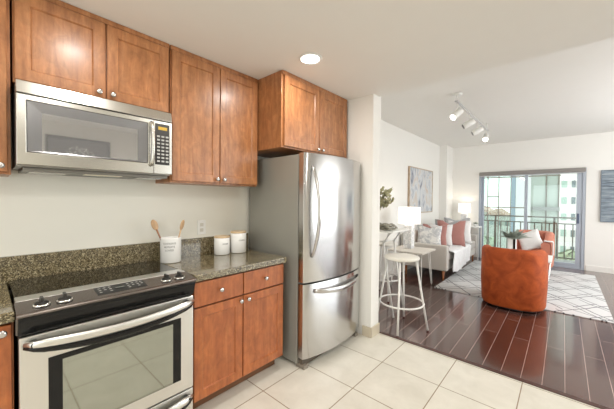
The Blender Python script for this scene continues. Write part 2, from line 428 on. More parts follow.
# right wall with an opening added for sky light, and the wall behind the camera
b = NB(); box(b, XR, XR+0.14, YK, 3.2, 0, LZ); box(b, XR, XR+0.14, 7.2, YW+0.14, 0, LZ); box(b, XR, XR+0.14, 3.2, 7.2, 0, 0.3); box(b, XR, XR+0.14, 3.2, 7.2, 2.4, LZ)
bmesh.ops.remove_doubles(b, verts=b.verts[:], dist=1e-5)
struct('wall_right', b, WALLW)
b = NB(); box(b, WX, -1.2, YK-0.12, YK, 0, KZ); box(b, 2.0, XR, YK-0.12, YK, 0, KZ); box(b, -1.2, 2.0, YK-0.12, YK, 2.2, KZ)
bmesh.ops.remove_doubles(b, verts=b.verts[:], dist=1e-5)
struct('wall_back', b, WALLW)
struct('baseboard_stub', box(NB(), -1.414, -1.400, 2.548, YB+0.0, 0, 0.10), TILEBASE, bevel=0.002)
struct('baseboard_stub_front', box(NB(), -1.505, -1.400, 2.546, 2.5595, 0, 0.10), TILEBASE, bevel=0.002)
struct('baseboard_far', box(NB(), WR+0.02, XR, YW-0.016, YW-0.001, 0, 0.11), TRIM, bevel=0.003)
struct('baseboard_far_left', box(NB(), -2.12, WL-0.02, YW-0.016, YW-0.001, 0, 0.11), TRIM, bevel=0.003)
struct('baseboard_living_left', box(NB(), LX+0.001, LX+0.016, YB+0.01, 7.47, 0, 0.11), TRIM, bevel=0.003)

struct('wall_kitchen_right', box(NB(), 1.36, 1.48, YK, 1.9, 0, KZ), WALL)
# sliding balcony door: window_1 with frame, two sashes, panes, handle
win = bpy.data.objects.new('window_1', None); C.objects.link(win); win.location = (WL, YW, 0); win['kind'] = 'structure'
def frame_ring(bm, x0, x1, z0, z1, y0, y1, wl, wr, wb, wt):
    box(bm, x0, x0+wl, y0, y1, z0, z1); box(bm, x1-wr, x1, y0, y1, z0, z1)
    box(bm, x0+wl, x1-wr, y0, y1, z0, z0+wb); box(bm, x0+wl, x1-wr, y0, y1, z1-wt, z1)
    return bm
obj('window_frame', frame_ring(NB(), WL+0.001, WR-0.001, 0.001, WT-0.001, YW+0.005, YW+0.13, 0.045, 0.05, 0.035, 0.04), ALU, win, bevel=0.002)
s1 = obj('fixed_sash', frame_ring(NB(), WL+0.047, -0.60, 0.037, WT-0.042, YW+0.075, YW+0.12, 0.05, 0.06, 0.07, 0.05), ALU, win, bevel=0.002)
obj('pane', box(NB(), WL+0.098, -0.661, YW+0.094, YW+0.100, 0.108, WT-0.093), GLASS, s1)
s2 = obj('sliding_sash', frame_ring(NB(), -0.655, WR-0.052, 0.037, WT-0.042, YW+0.02, YW+0.07, 0.055, 0.085, 0.07, 0.05), ALU, win, bevel=0.002)
obj('pane', box(NB(), -0.599, WR-0.138, YW+0.042, YW+0.048, 0.108, WT-0.093), GLASS, s2)
obj('handle', box(NB(), 0.205, 0.24, YW-0.012, YW+0.019, 0.93, 1.13), simple('dark_blue_grey_handle', (0.10, 0.13, 0.20), 0.4), s2, bevel=0.004)
t = thing('roller_blind', (WL+0.9, YW-0.02, 1.97), 'taupe rolled-up blind cassette above the sliding balcony door', 'blind')
obj('cassette', box(NB(), WL+0.01, WR-0.01, YW-0.055, YW-0.002, 1.975, 2.055), BLIND, t, bevel=0.006)
obj('bottom_bar', box(NB(), WL+0.03, WR-0.03, YW-0.032, YW-0.022, 1.945, 1.973), simple('pale_blind_bar', (0.5, 0.5, 0.52), 0.5), t, bevel=0.002)

# ------------------------------------------------------------------ cabinets
def door_bm(y0, y1, z0, z1, xf, rail=0.057, th=0.02, flat=False):
    """shaker door whose front face is at xf looking to +x"""
    bm = NB(); xb = xf-th
    if flat: return box(bm, xb, xf, y0, y1, z0, z1)
    Y = [y0, y0+rail, y1-rail, y1]; Z = [z0, z0+rail, z1-rail, z1]
    e = 0.006; rec = 0.009
    def ring(a0, a1, c0, c1, x): return [bm.verts.new(p) for p in ((x, a0, c0), (x, a1, c0), (x, a1, c1), (x, a0, c1))]
    bk = ring(y0, y1, z0, z1, xb); o1 = ring(y0, y1, z0, z1, xf-0.003); o2 = ring(y0+0.003, y1-0.003, z0+0.003, z1-0.003, xf)
    i1 = ring(Y[1], Y[2], Z[1], Z[2], xf); i2 = ring(Y[1]+e, Y[2]-e, Z[1]+e, Z[2]-e, xf-rec)
    for a, c in ((bk, o1), (o1, o2), (o2, i1), (i1, i2)):
        for k in range(4): bm.faces.new((a[k], a[(k+1) % 4], c[(k+1) % 4], c[k]))
    bm.faces.new(i2); bm.faces.new(bk[::-1]); return bm
def knob(y, z, xf, parent, r=0.0155):
    return obj('knob', lathe(NB(), [(0.006, 0.0005), (0.0055, 0.012), (r*0.8, 0.017), (r, 0.022), (r*0.95, 0.027), (r*0.5, 0.0305), (0.002, 0.031)], (xf, y, z), 'x', 16), NICKEL, parent)
def wall_cab(y0, y1, z0, xface, label, doors, name='wall_cabinet', top=KZ-0.002):
    t = thing(name, (WX+0.01, (y0+y1)/2, z0), label, 'cabinet')
    bm = NB(); box(bm, WX+0.002, xface-0.003, y0, y1, z0, top)
    obj('body', bm, WOOD, t, bevel=0.0015)
    obj('top_rail', box(NB(), xface-0.0028, xface+0.010, y0+0.001, y1-0.001, top-0.030, top), WOOD, t, bevel=0.002)
    for (a, c, kz, ky) in doors:
        d = obj('door', door_bm(a, c, z0+0.012, top-0.034, xface+0.018), WOOD, t)
        knob(ky, kz, xface+0.018, d)
    return t
wall_cab(-0.66, 0.092, 1.48, -2.018, 'tall wall cabinet at the left edge of the photo beside the microwave', [(-0.655, -0.290, 1.515, -0.32), (-0.284, 0.080, 1.520, 0.055)])
wall_cab(0.100, 0.846, 1.935, -2.018, 'short two-door wooden wall cabinet directly above the microwave', [(0.106, 0.478, 1.975, 0.445), (0.486, 0.838, 1.975, 0.512)])
wall_cab(0.852, 1.600, 1.48, -2.018, 'tall two-door wooden wall cabinet between microwave and refrigerator', [(0.860, 1.224, 1.520, 1.198), (1.231, 1.594, 1.520, 1.258)])
wall_cab(1.606, 2.535, 1.795, -1.713, 'deep two-door wooden cabinet above the refrigerator', [(1.626, 2.068, 1.828, 2.040), (2.075, 2.520, 1.828, 2.105)])
def base_cab(y0, y1, cols, label, drawers=True):
    xf = -1.69
    t = thing('base_cabinet', (WX+0.3, (y0+y1)/2, 0), label, 'cabinet')
    b = NB(); box(b, WX+0.002, xf-0.003, y0, y1, 0.105, 0.862); obj('body', b, WOODB, t, bevel=0.0015)
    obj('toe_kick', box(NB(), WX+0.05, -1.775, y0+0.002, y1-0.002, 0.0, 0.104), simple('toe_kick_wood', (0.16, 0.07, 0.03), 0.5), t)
    for (a, c, ks) in cols:
        if drawers:
            d = obj('drawer', door_bm(a, c, 0.700, 0.852, xf+0.018, flat=True), WOODB, t, bevel=0.002); knob((a+c)/2, 0.778, xf+0.018, d)
        d = obj('door', door_bm(a, c, 0.112, 0.690 if drawers else 0.852, xf+0.018), WOODB, t); knob(ks, 0.662 if drawers else 0.826, xf+0.018, d)
    obj('gap_shadow_line', box(NB(), xf-0.0029, xf-0.002, y0+0.004, y1-0.004, 0.108, 0.858), WOODIN, t)
    return t
base_cab(0.847, 1.606, [(0.852, 1.209, 1.185), (1.217, 1.601, 1.249)], 'wooden base cabinet with two drawers between range and refrigerator')
base_cab(-0.66, 0.080, [(-0.655, -0.292, -0.32), (-0.285, 0.074, 0.046)], 'wooden base cabinet at the left edge of the photo beside the range', False)

# ------------------------------------------------------------------ countertops
tag(obj('countertop', box(NB(), WX+0.022, -1.652, 0.847, 1.618, 0.864, 0.907), GRAN, bevel=0.006, seg=3, origin=(-2, 1.2, 0.864)), 'granite countertop to the right of the range', 'countertop')
tag(obj('countertop', box(NB(), WX+0.022, -1.652, -0.66, 0.082, 0.864, 0.907), GRAN, bevel=0.006, seg=3, origin=(-2, -0.3, 0.864)), 'granite countertop to the left of the range', 'countertop')
tag(obj('backsplash', box(NB(), WX+0.001, WX+0.0215, -0.66, 1.683, 0.864, 1.046), GRAN, bevel=0.002, origin=(WX+0.01, 0.5, 0.864)), 'low speckled granite backsplash along the kitchen wall', 'backsplash')

# ------------------------------------------------------------------ range
RY0, RY1 = 0.088, 0.835
t = thing('range', (-1.95, 0.47, 0), 'stainless slide-in electric range with glass cooktop', 'stove')
obj('body', box(NB(), WX+0.06, -1.69, RY0+0.004, RY1-0.004, 0.02, 0.895), DGREY, t)
ct = obj('cooktop', box(NB(), WX+0.0225, -1.842, RY0+0.003, RY1-0.003, 0.896, 0.914), COOK, t, bevel=0.002)
obj('front_trim', box(NB(), -1.841, -1.757, RY0+0.001, RY1-0.001, 0.896, 0.918), STEELO, t, bevel=0.002)
pan = obj('control_panel', prism(NB(), [(-1.756, 0.80), (-1.756, 0.916), (-1.745, 0.918), (-1.628, 0.898), (-1.618, 0.893), (-1.616, 0.886), (-1.622, 0.880), (-1.665, 0.879), (-1.665, 0.80)], 'y', RY0-0.004, RY1+0.004), PANELK, t, bevel=0.003)
slope = (0.898-0.918)/(0.117)
def on_panel(x): return 0.918 + (x+1.745)*slope
pb = NB(); prism(pb, [(-1.741, on_panel(-1.741)+0.0005), (-1.741, on_panel(-1.741)+0.0015), (-1.656, on_panel(-1.656)+0.0015), (-1.656, on_panel(-1.656)+0.0005)], 'y', 0.362, 0.582)
disp = obj('display_panel', pb, simple('matt_black_display', (0.012, 0.012, 0.012), 0.35), pan)
for gx, gys in ((-1.722, (0.380, 0.402, 0.424, 0.505, 0.527, 0.549, 0.568)), (-1.700, (0.380, 0.402, 0.424, 0.505, 0.527, 0.549, 0.568)), (-1.678, (0.380, 0.424, 0.505, 0.549))):
    for gy in gys:
        z = on_panel(gx)+0.0016; bm = NB(); lathe(bm, [(0.006, 0), (0.006, 0.0012)], (gx, gy, z), 'z', 10); obj('button', bm, BTN, disp)
bm = NB(); z = on_panel(-1.70)+0.0016; box(bm, -1.722, -1.69, 0.445, 0.485, z, z+0.0014); obj('clock_display', bm, simple('clock_grey', (0.10, 0.12, 0.11), 0.2), disp)
for ky in (0.165, 0.242, 0.688, 0.762):
    kx = -1.676; z = on_panel(kx)
    k = obj('burner_knob', lathe(NB(), [(0.030, 0.0), (0.031, 0.004), (0.0285, 0.008), (0.024, 0.010), (0.023, 0.006)], (kx, ky, z-0.002), 'z', 28), CHROME, pan)
    bm = NB(); lathe(bm, [(0.0255, 0.0085), (0.0245, 0.013), (0.016, 0.018)], (kx, ky, z), 'z', 24); box(bm, kx-0.020, kx+0.020, ky-0.0055, ky+0.0055, z+0.016, z+0.034)
    obj('knob_grip', bm, BLACK, k, bevel=0.0015)
obj('vent_band', prism(NB(), [(-1.664, 0.799), (-1.664, 0.8785), (-1.626, 0.8785), (-1.624, 0.865), (-1.634, 0.835), (-1.650, 0.799)], 'y', RY0+0.002, RY1-0.002), BLACKG, t)
# oven door
dz0, dz1, xf = 0.245, 0.794, -1.640
b = NB(); box(b, -1.685, xf, RY0+0.004, RY1-0.004, dz0, dz1)
dr = obj('oven_door', b, STEELO, t, bevel=0.006, seg=3)
b = NB(); box(b, xf, xf+0.003, 0.181, 0.755, 0.318, 0.682); gl = obj('window_border', b, BLACKG, dr, bevel=0.001)
b = NB(); box(b, xf+0.0031, xf+0.005, 0.228, 0.708, 0.322, 0.660); obj('window_glass', b, OVENG, gl)
def bow_handle(y0, y1, z, x0, out, drop, ro, parent, name='door_handle'):
    n_ = 24; bm = NB(); pts = []; rad = []
    for i in range(n_+1):
        s = i/n_; q = SP(s); e = min(1, min(s, 1-s)*14)
        pts.append((x0 + 0.012 + out*(q**0.35 if 0 < s < 1 else 0), y0+(y1-y0)*s, z + drop*(1-q**1.0))); rad.append(ro*(0.45+0.55*e))
    tube(bm, pts, rad, 12, flat=(1, 1.45)); h = obj(name, bm, STEELO, parent)
    bm = NB(); tube(bm, [p_-Vector((0.001, 0, ro*(0.9+1.5*SP(k_/24)))) for k_, p_ in enumerate(map(Vector, pts))], [q_*0.95 for q_ in rad], 10, flat=(1.15, 1.25)); obj('handle_dark_reflection', bm, BLACKG, h)  # black lower strip stands in for the steel bar's dark reflection
    for yy in (y0+0.03, y1-0.03):
        bm = NB(); lathe(bm, [(0.012, 0), (0.012, 0.04)], (x0, yy, z+drop*0.85), 'x', 12); obj('handle_mount', bm, BLACK, h)
    return h
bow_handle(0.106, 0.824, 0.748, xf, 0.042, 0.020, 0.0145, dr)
b = NB(); box(b, -1.689, -1.643, RY0+0.004, RY1-0.004, 0.045, 0.238)
dw = obj('warming_drawer', b, STEELO, t, bevel=0.005)
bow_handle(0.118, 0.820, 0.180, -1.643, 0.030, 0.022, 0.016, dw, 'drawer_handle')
obj('kick_plate', box(NB(), -1.72, -1.690, RY0+0.01, RY1-0.01, 0.0, 0.019), BLACK, t)

# ------------------------------------------------------------------ over-the-range microwave
MX = -1.93
t = thing('microwave', (-2.1, 0.47, 1.505), 'stainless over-the-range microwave under the short cabinet', 'microwave')
b = NB(); box(b, WX+0.002, MX-0.035, 0.106, 0.829, 1.520, 1.931); obj('body', b, simple('microwave_case', (0.30, 0.29, 0.27), 0.35, metal=0.7), t, bevel=0.003)
vt = obj('vent_grille', prism(NB(), [(MX-0.034, 1.866), (MX-0.034, 1.930), (MX-0.012, 1.930), (MX+0.004, 1.868)], 'y', 0.106, 0.829), STEEL, t, bevel=0.003)
b = NB(); Y0, Y1, Z0, Z1 = 0.106, 0.715, 1.528, 1.862
wy0, wy1, wz0, wz1 = 0.140, 0.684, 1.588, 1.838
def ringx(bm, a0, a1, c0, c1, x): return [bm.verts.new(p) for p in ((x, a0, c0), (x, a1, c0), (x, a1, c1), (x, a0, c1))]
bk = ringx(b, Y0, Y1, Z0, Z1, MX-0.034); fo = ringx(b, Y0, Y1, Z0, Z1, MX); fi = ringx(b, wy0, wy1, wz0, wz1, MX); ii = ringx(b, wy0+0.002, wy1-0.002, wz0+0.002, wz1-0.002, MX-0.006)
for a, c in ((bk, fo), (fo, fi), (fi, ii)):
    for k in range(4): b.faces.new((a[k], a[(k+1) % 4], c[(k+1) % 4], c[k]))
b.faces.new(ii); b.faces.new(bk[::-1])
md = obj('door', b, STEEL, t, bevel=0.002)
obj('vent_slot', box(NB(), MX+0.0025, MX+0.0045, 0.112, 0.823, 1.862, 1.866), DGREY, vt)
b = NB(); a0 = ringx(b, wy0+0.004, wy1-0.004, wz0+0.004, wz1-0.004, MX-0.0055); a1 = ringx(b, wy0+0.004, wy1-0.004, wz0+0.004, wz1-0.004, MX-0.001)
a2 = ringx(b, wy0+0.055, wy1-0.058, wz0+0.010, wz1-0.052, MX-0.004)
for a, c in ((a0, a1), (a1, a2)):
    for k in range(4): b.faces.new((a[k], a[(k+1) % 4], c[(k+1) % 4], c[k]))
b.faces.new(a2); b.faces.new(a0[::-1])
bz = obj('window_bezel', b, MWBEV, md)
obj('window_glass', box(NB(), MX-0.0045, MX-0.0030, wy0+0.056, wy1-0.059, wz0+0.011, wz1-0.053), MWIN, bz)
b = NB(); n_ = 16
tube(b, [(MX+0.004+0.034*SP(i/n_)**0.5, 0.699, 1.578+0.262*i/n_) for i in range(n_+1)], 0.0125, 10, flat=(1.1, 0.9), up0=(0, 1, 0)); obj('door_handle', b, STEEL, md)
cp = obj('control_panel', box(NB(), MX-0.034, MX-0.001, 0.7175, 0.829, 1.528, 1.862), STEEL, t, bevel=0.002)
kp = obj('keypad', box(NB(), MX-0.0008, MX+0.0015, 0.724, 0.812, 1.585, 1.845), DGREY, cp)
obj('clock_display', box(NB(), MX+0.0016, MX+0.0024, 0.742, 0.796, 1.806, 1.826), AMBER, kp)
for r_ in range(8):
    for c_ in range(3):
        y = 0.735+c_*0.0265; z = 1.602+r_*0.0225
        obj('button', box(NB(), MX+0.0016, MX+0.0026, y, y+0.017, z, z+0.010), BTN, kp)
un = obj('underside_tray', box(NB(), WX+0.01, MX-0.05, 0.130, 0.820, 1.502, 1.519), simple('underside_grey', (0.20, 0.19, 0.17), 0.4, metal=0.5), t, bevel=0.003)
for y0_, y1_ in ((0.155, 0.30), (0.65, 0.79)):
    obj('grease_filter', box(NB(), -2.20, -2.02, y0_, y1_, 1.497, 1.5015), NICKEL, un)
obj('cooktop_lamp', box(NB(), -2.06, -1.995, 0.38, 0.56, 1.498, 1.5015), simple('lamp_lens', (0.8, 0.75, 0.62), 0.4), un)

# ------------------------------------------------------------------ refrigerator
FY0, FY1 = 1.690, 2.543
t = thing('refrigerator', (-1.9, 2.11, 0), 'tall stainless bottom-freezer refrigerator with curved doors', 'refrigerator')
obj('body', box(NB(), WX+0.03, -1.604, FY0, FY1, 0.030, 1.735), SIDE, t, bevel=0.004)
def curved_door(z0, z1, bulge=0.070, xb=-1.596, xe=-1.535):
    n_ = 28; poly = [(xb, FY0+0.002)]
    for i in range(n_+1):
        s = -1+2*i/n_; y = (FY0+FY1)/2 + s*(FY1-FY0)/2*0.9995
        x = xe + bulge*(1-abs(s)**2.2)
        if i in (0, n_): x -= 0.006
        poly.append((x, y))
    poly.append((xb, FY1-0.002))
    bm = prism(NB(), poly, 'z', z0, z1)
    for f in bm.faces:
        if abs(f.normal.z) < 0.5 and len(f.verts) == 4: f.smooth = False
    return bm
def door_x(y, bulge=0.070, xe=-1.535):
    s = (y-(FY0+FY1)/2)/((FY1-FY0)/2); return xe+bulge*(1-abs(s)**2.2)
def smooth_front(o):
    for p in o.data.polygons:
        if p.normal.x > 0.6 and abs(p.normal.z) < 0.3: p.use_smooth = True
fd = obj('refrigerator_door', curved_door(0.700, 1.745), STEELF, t, bevel=0.003); smooth_front(fd)
zd = obj('freezer_door', curved_door(0.085, 0.688), STEELF, t, bevel=0.003); smooth_front(zd)
b = NB(); n_ = 26; hy = 1.757
tube(b, [(door_x(hy)+0.004+0.080*SP(i/n_)**0.75, hy, 0.905+0.735*i/n_) for i in range(n_+1)], [0.007+0.007*SP(i/n_)**0.5 for i in range(n_+1)], 12, flat=(1.0, 1.3), up0=(0, 1, 0)); obj('door_handle', b, NICKEL, fd)
b = NB()
tube(b, [(door_x(1.785+0.66*i/n_)+0.004+0.045*SP(i/n_)**0.5, 1.785+0.66*i/n_, 0.610+0.018*(2*i/n_-1)**2) for i in range(n_+1)], [0.012+0.004*SP(i/n_) for i in range(n_+1)], 12, flat=(0.7, 1.5)); obj('door_handle', b, NICKEL, zd)
obj('toe_grille', box(NB(), -1.66, -1.560, FY0+0.02, FY1-0.02, 0.020, 0.080), simple('grille_grey_brown', (0.10, 0.08, 0.06), 0.6), t)
for yy in (FY0+0.03, FY1-0.06):
    obj('foot', box(NB(), -1.62, -1.530, yy-0.02, yy+0.03, 0.0, 0.030), simple('foot_grey', (0.25, 0.22, 0.18), 0.5), t, bevel=0.004)
obj('hinge_cover', box(NB(), -1.63, -1.55, FY1-0.10, FY1-0.01, 1.7455, 1.757), DGREY, t, bevel=0.003)


# ------------------------------------------------------------------ things on the counter
def crock():
    c = (-2.135, 0.908)
    t = thing('utensil_crock', (c[0], c[1], 0.908), 'white ceramic utensil crock with grey lettering on the counter', 'crock')
    obj('pot', lathe(NB(), [(0.066, 0.9085), (0.0705, 0.914), (0.071, 1.078), (0.0722, 1.084), (0.070, 1.088), (0.066, 1.086), (0.064, 1.00), (0.064, 0.925), (0.0005, 0.922)], (c[0], c[1], 0), 'z', 40), CERAM, t)
    ang0 = math.atan2(-c[1]-0.05, -c[0]) - 0.10
    for i, (s, zz) in enumerate((('COOKING', 1.044), ('ALWAYS', 1.020), ('LOVED', 0.996))):
        def fn(u, v, w_, zz=zz):
            a = ang0 + u/0.0712; r_ = 0.0716+w_
            return Vector((c[0]+r_*cos(a), c[1]+r_*sin(a), zz+v))
        text(s, 0.0185, fn, INK, t)
crock()
def spoon(pts, name, label, head):
    t = thing(name, pts[0], label, 'spoon')
    d = (Vector(pts[1])-Vector(pts[0])).normalized()
    obj('handle', tube(NB(), [pts[0], Vector(pts[0]).lerp(Vector(pts[1]), 0.5), pts[1]], [0.0055, 0.005, 0.006], 8), wood('spoon_handle_wood', (0.2, 0.08, 0.04), (0.3, 0.13, 0.06), (0.4, 0.2, 0.1)) if head == 'dark' else SPOON, t)
    b = NB(); bmesh.ops.create_icosphere(b, subdivisions=3, radius=1)
    q = d.to_track_quat('Z', 'X').to_matrix().to_4x4()
    b.transform(Matrix.Translation(Vector(pts[1])+d*0.034) @ q @ Matrix.Rotation(head == 'dark' and 0.3 or 0.9, 4, 'Z') @ Matrix.Diagonal((0.022, 0.007, 0.040, 1)))
    obj('bowl', b, SPOON, t, smooth=True)
spoon([(-2.120, 0.890, 0.935), (-2.150, 0.815, 1.150)], 'wooden_spoon', 'round wooden spoon leaning to the left in the white crock', 'dark')
spoon([(-2.145, 0.930, 0.935), (-2.125, 0.978, 1.140)], 'wooden_spoon', 'slim wooden spoon leaning to the right in the white crock', 'light')
def canister(x, y, r, h, label, word):
    t = thing('canister', (x, y, 0.908), label, 'canister', 'canisters on the counter')
    z = 0.9085
    obj('jar', lathe(NB(), [(r*0.93, z), (r, z+0.006), (r, z+h*0.78), (r*0.985, z+h*0.80), (r*0.99, z+h)], (x, y, 0), 'z', 40), CERAM, t)
    obj('lid', lathe(NB(), [(r*0.96, z+h+0.0005), (r*0.985, z+h+0.003), (r*0.985, z+h+0.012), (r*0.95, z+h+0.015)], (x, y, 0), 'z', 40), LIDW, t)
    a0 = math.atan2(-y, -x)+0.45
    text(word, 0.016, lambda u, v, w_: Vector((x+(r+0.0008+w_)*cos(a0+u/r), y+(r+0.0008+w_)*sin(a0+u/r), z+h*0.62+v)), INK, t)
canister(-2.135, 1.330, 0.064, 0.138, 'shorter white canister with wooden lid, beside the crock', 'SUGAR')
canister(-2.110, 1.475, 0.068, 0.168, 'taller white canister with wooden lid, next to the refrigerator', 'COFFEE')
t = thing('wall_outlet', (WX+0.001, 1.217, 1.13), 'white electrical outlet on the wall above the backsplash', 'outlet')
obj('cover_plate', box(NB(), WX+0.001, WX+0.007, 1.180, 1.254, 1.07, 1.19), WHITEP, t, bevel=0.002)
for zz in (1.108, 1.152):
    obj('socket', box(NB(), WX+0.0075, WX+0.009, 1.202, 1.232, zz-0.014, zz+0.014), simple('socket_cream', (0.62, 0.60, 0.54), 0.5), t, bevel=0.001)

# ------------------------------------------------------------------ ceiling lights
def can(x, y, label, z=KZ):
    t = thing('ceiling_light', (x, y, z), label, 'light', 'recessed ceiling lights')
    obj('trim_ring', lathe(NB(), [(0.088, z-0.0005), (0.088, z-0.006), (0.078, z-0.010), (0.070, z-0.007), (0.070, z-0.0005)], (x, y, 0), 'z', 36), WHITEP, t)
    obj('diffuser', lathe(NB(), [(0.068, z-0.001), (0.068, z-0.005)], (x, y, 0), 'z', 32), CANL, t)
    return t
can(*CANS[0], 'round lit recessed ceiling light in front of the refrigerator cabinet')

# track light in the living room
RX = -1.02; RZ = 2.60
t = thing('track_light', (RX, 4.75, LZ), 'white ceiling track light with four spotlight heads', 'light')
obj('rail', box(NB(), RX-0.017, RX+0.017, 3.92, 5.92, RZ, RZ+0.022), simple('track_grey', (0.60, 0.60, 0.61), 0.3, metal=0.6), t, bevel=0.003)
cp_ = obj('canopy', lathe(NB(), [(0.055, LZ-0.001), (0.055, LZ-0.022), (0.045, LZ-0.03)], (RX, 3.97, 0), 'z', 24), WHITEP, t)
for yy in (3.97, 5.8):
    obj('rail_mount', tube(NB(), [(RX, yy, RZ+0.022), (RX, yy, LZ-(0.03 if yy < 4 else 0.001))], 0.007, 8), WHITEM, t)
for i, (yy, d, lit) in enumerate(((3.98, (-0.42, -0.60, -0.62), 1), (4.60, (-0.80, -0.25, -0.42), 0), (5.16, (-0.80, -0.20, -0.42), 0), (5.76, (0.05, -0.72, -0.60), 1))):
    d = Vector(d).normalized(); hub = Vector((RX, yy, RZ-0.13)); b = NB()
    tube(b, [(RX, yy, RZ-0.001), (RX, yy, RZ-0.13)], 0.006, 8); 
    hd = obj('spotlight_head', tube(NB(), [hub-d*0.07, hub-d*0.062, hub+d*0.075, hub+d*0.082], [0.030, 0.042, 0.045, 0.043], 20), WHITEM, t)
    obj('stem', b, WHITEM, hd)
    obj('bulb', tube(NB(), [hub+d*0.0825, hub+d*0.090, hub+d*0.096], [0.036, 0.034, 0.020], 16), BULB if lit else simple('bulb_side', (0.3, 0.3, 0.3), 0.4), hd)

# ------------------------------------------------------------------ bar table, stools, vase
BX, BY = -1.455, 3.205
t = thing('bar_table', (-1.8, 3.3, 0), 'tall white metal bar table half hidden behind the white wall end', 'table')
obj('tabletop', box(NB(), -2.22, -1.415, 3.03, 3.50, 1.000, 1.022), WHITEM, t, bevel=0.004)
for yy in (3.18, 3.47):
    for sx in (0, 1):
        X = (lambda q: -3.66+0.03-q) if sx else (lambda q: q)
        obj('leg', tube(NB(), [(X(-1.505), yy, 0.999), (X(-1.520), yy, 0.985), (X(-1.600), yy, 0.86), (X(-1.590), yy, 0.74), (X(-1.560), yy, 0.55), (X(-1.465), yy, 0.0)], 0.013, 10), WHITEM, t)
obj('cross_bar', tube(NB(), [(-1.600, 3.18, 0.875), (-1.600, 3.47, 0.875)], 0.009, 8), WHITEM, t)
obj('cross_bar', tube(NB(), [(-2.03, 3.18, 0.875), (-1.600, 3.18, 0.875)], 0.009, 8), WHITEM, t)
def stool(cx_, cy_, rz, label):
    t = thing('bar_stool', (cx_, cy_, 0), label, 'stool', 'white metal bar stools')
    seat = lathe(NB(), [(0.02, 0.735), (0.165, 0.735), (0.178, 0.742), (0.182, 0.755), (0.178, 0.768), (0.165, 0.773), (0.06, 0.768), (0.0005, 0.766)], (cx_, cy_, 0), 'z', 40); obj('seat', seat, simple('cream_stool_seat', (0.80, 0.77, 0.70), 0.45), t)
    for k in range(4):
        a = rz+pi/2*k; c_, s_ = cos(a), sin(a)
        lg = obj('leg', tube(NB(), [(cx_+c_*0.145, cy_+s_*0.145, 0.734), (cx_+c_*0.268, cy_+s_*0.268, 0.014)], 0.0105, 10), WHITEM, t)
        obj('foot_cap', tube(NB(), [(cx_+c_*0.268, cy_+s_*0.268, 0.0145), (cx_+c_*0.2705, cy_+s_*0.2705, 0.0)], 0.0125, 10), SOLEC, lg)
    rr = 0.228
    obj('foot_ring', tube(NB(), [(cx_+rr*cos(2*pi*k/48), cy_+rr*sin(2*pi*k/48), 0.275) for k in range(48)], 0.0095, 8, closed=True), WHITEM, t)
stool(-1.296, 3.005, math.atan2(-0.244, 0.074), 'nearer white metal bar stool standing clear beside the white wall end')
stool(-1.905, 3.800, math.atan2(0.35, -0.3), 'farther white metal bar stool behind the bar table, mostly hidden by the wall end')
t = thing('vase', (-1.80, 3.27, 1.022), 'vase of olive green round-leaved eucalyptus on the bar table', 'plant')
obj('vessel', lathe(NB(), [(0.035, 1.0225), (0.05, 1.03), (0.06, 1.09), (0.045, 1.16), (0.028, 1.19), (0.032, 1.205), (0.026, 1.204), (0.024, 1.17), (0.0005, 1.15)], (-1.80, 3.27, 0), 'z', 24), CERAM, t)
fol = NB(); stm = NB()
def round_leaf(bm, p, n, r):
    n = Vector(n).normalized(); u = n.orthogonal().normalized(); v = n.cross(u); k_ = 8
    c0 = bm.verts.new(Vector(p)+n*r*0.18); ring = [bm.verts.new(Vector(p)+u*cos(2*pi*k/k_)*r+v*sin(2*pi*k/k_)*r*0.85) for k in range(k_)]
    c1 = bm.verts.new(Vector(p)+n*r*0.10)
    for k in range(k_):
        bm.faces.new((c0, ring[k], ring[(k+1) % k_])); bm.faces.new((c1, ring[(k+1) % k_], ring[k]))
rnd = random.Random(3)
for end in ((-1.585, 3.30, 1.49), (-1.60, 3.27, 1.42), (-1.565, 3.31, 1.37), (-1.62, 3.30, 1.46), (-1.66, 3.24, 1.34), (-1.70, 3.32, 1.50), (-1.90, 3.30, 1.48), (-1.95, 3.22, 1.38), (-1.80, 3.35, 1.54), (-1.59, 3.27, 1.345)):
    A = Vector((-1.80, 3.27, 1.19)); B = Vector(end); M_ = A.lerp(B, 0.5)+Vector((0, 0, 0.045))
    pts = [A*(1-s)**2 + M_*2*s*(1-s) + B*s*s for s in [i/8 for i in range(9)]]
    tube(stm, pts, 0.002, 5)
    for i in range(3, 9):
        for _ in range(4):
            round_leaf(fol, pts[i]+Vector((rnd.uniform(-.03, .03), rnd.uniform(-.02, .02), rnd.uniform(-.03, .03))), (rnd.uniform(-1, 1), rnd.uniform(-1, 0.3), rnd.uniform(-.6, 1)), rnd.uniform(0.017, 0.028))
obj('stems', stm, STEMM, t); obj('foliage', fol, LEAF, t)
b = NB()
def cloth_grid(bm, nx, ny, fn, mi=0):
    g = [[bm.verts.new(fn(i/nx, j/ny)) for j in range(ny+1)] for i in range(nx+1)]
    for i in range(nx):
        for j in range(ny):
            f = bm.faces.new((g[i][j], g[i+1][j], g[i+1][j+1], g[i][j+1])); f.smooth = True; f.material_index = mi
def solid(o, th):
    md_ = o.modifiers.new('solid', 'SOLIDIFY'); md_.thickness = th; md_.offset = 1; return o
for k, (dz, ex) in enumerate(((0.0, 0.0), (0.021, -0.012), (0.042, -0.03))):
    def fn(u, v, dz=dz, ex=ex, k=k):
        x = -1.71+u*(0.225+ex); over = 0
        return (x, 3.06+0.24*v+0.012*sin(9*u+k), 1.028+dz+0.006*sin(14*u+7*v+k)+0.004*sin(23*v)-over*3*(0.5+0.5*sin(5*v+2)))
    cloth_grid(b, 30, 16, fn)
c_ = obj('folded_cloth', b, CLOTHF, origin=(-1.65, 3.18, 1.022)); solid(c_, 0.014); tag(c_, 'sage grey cloth folded in layers on the bar table edge', 'cloth')

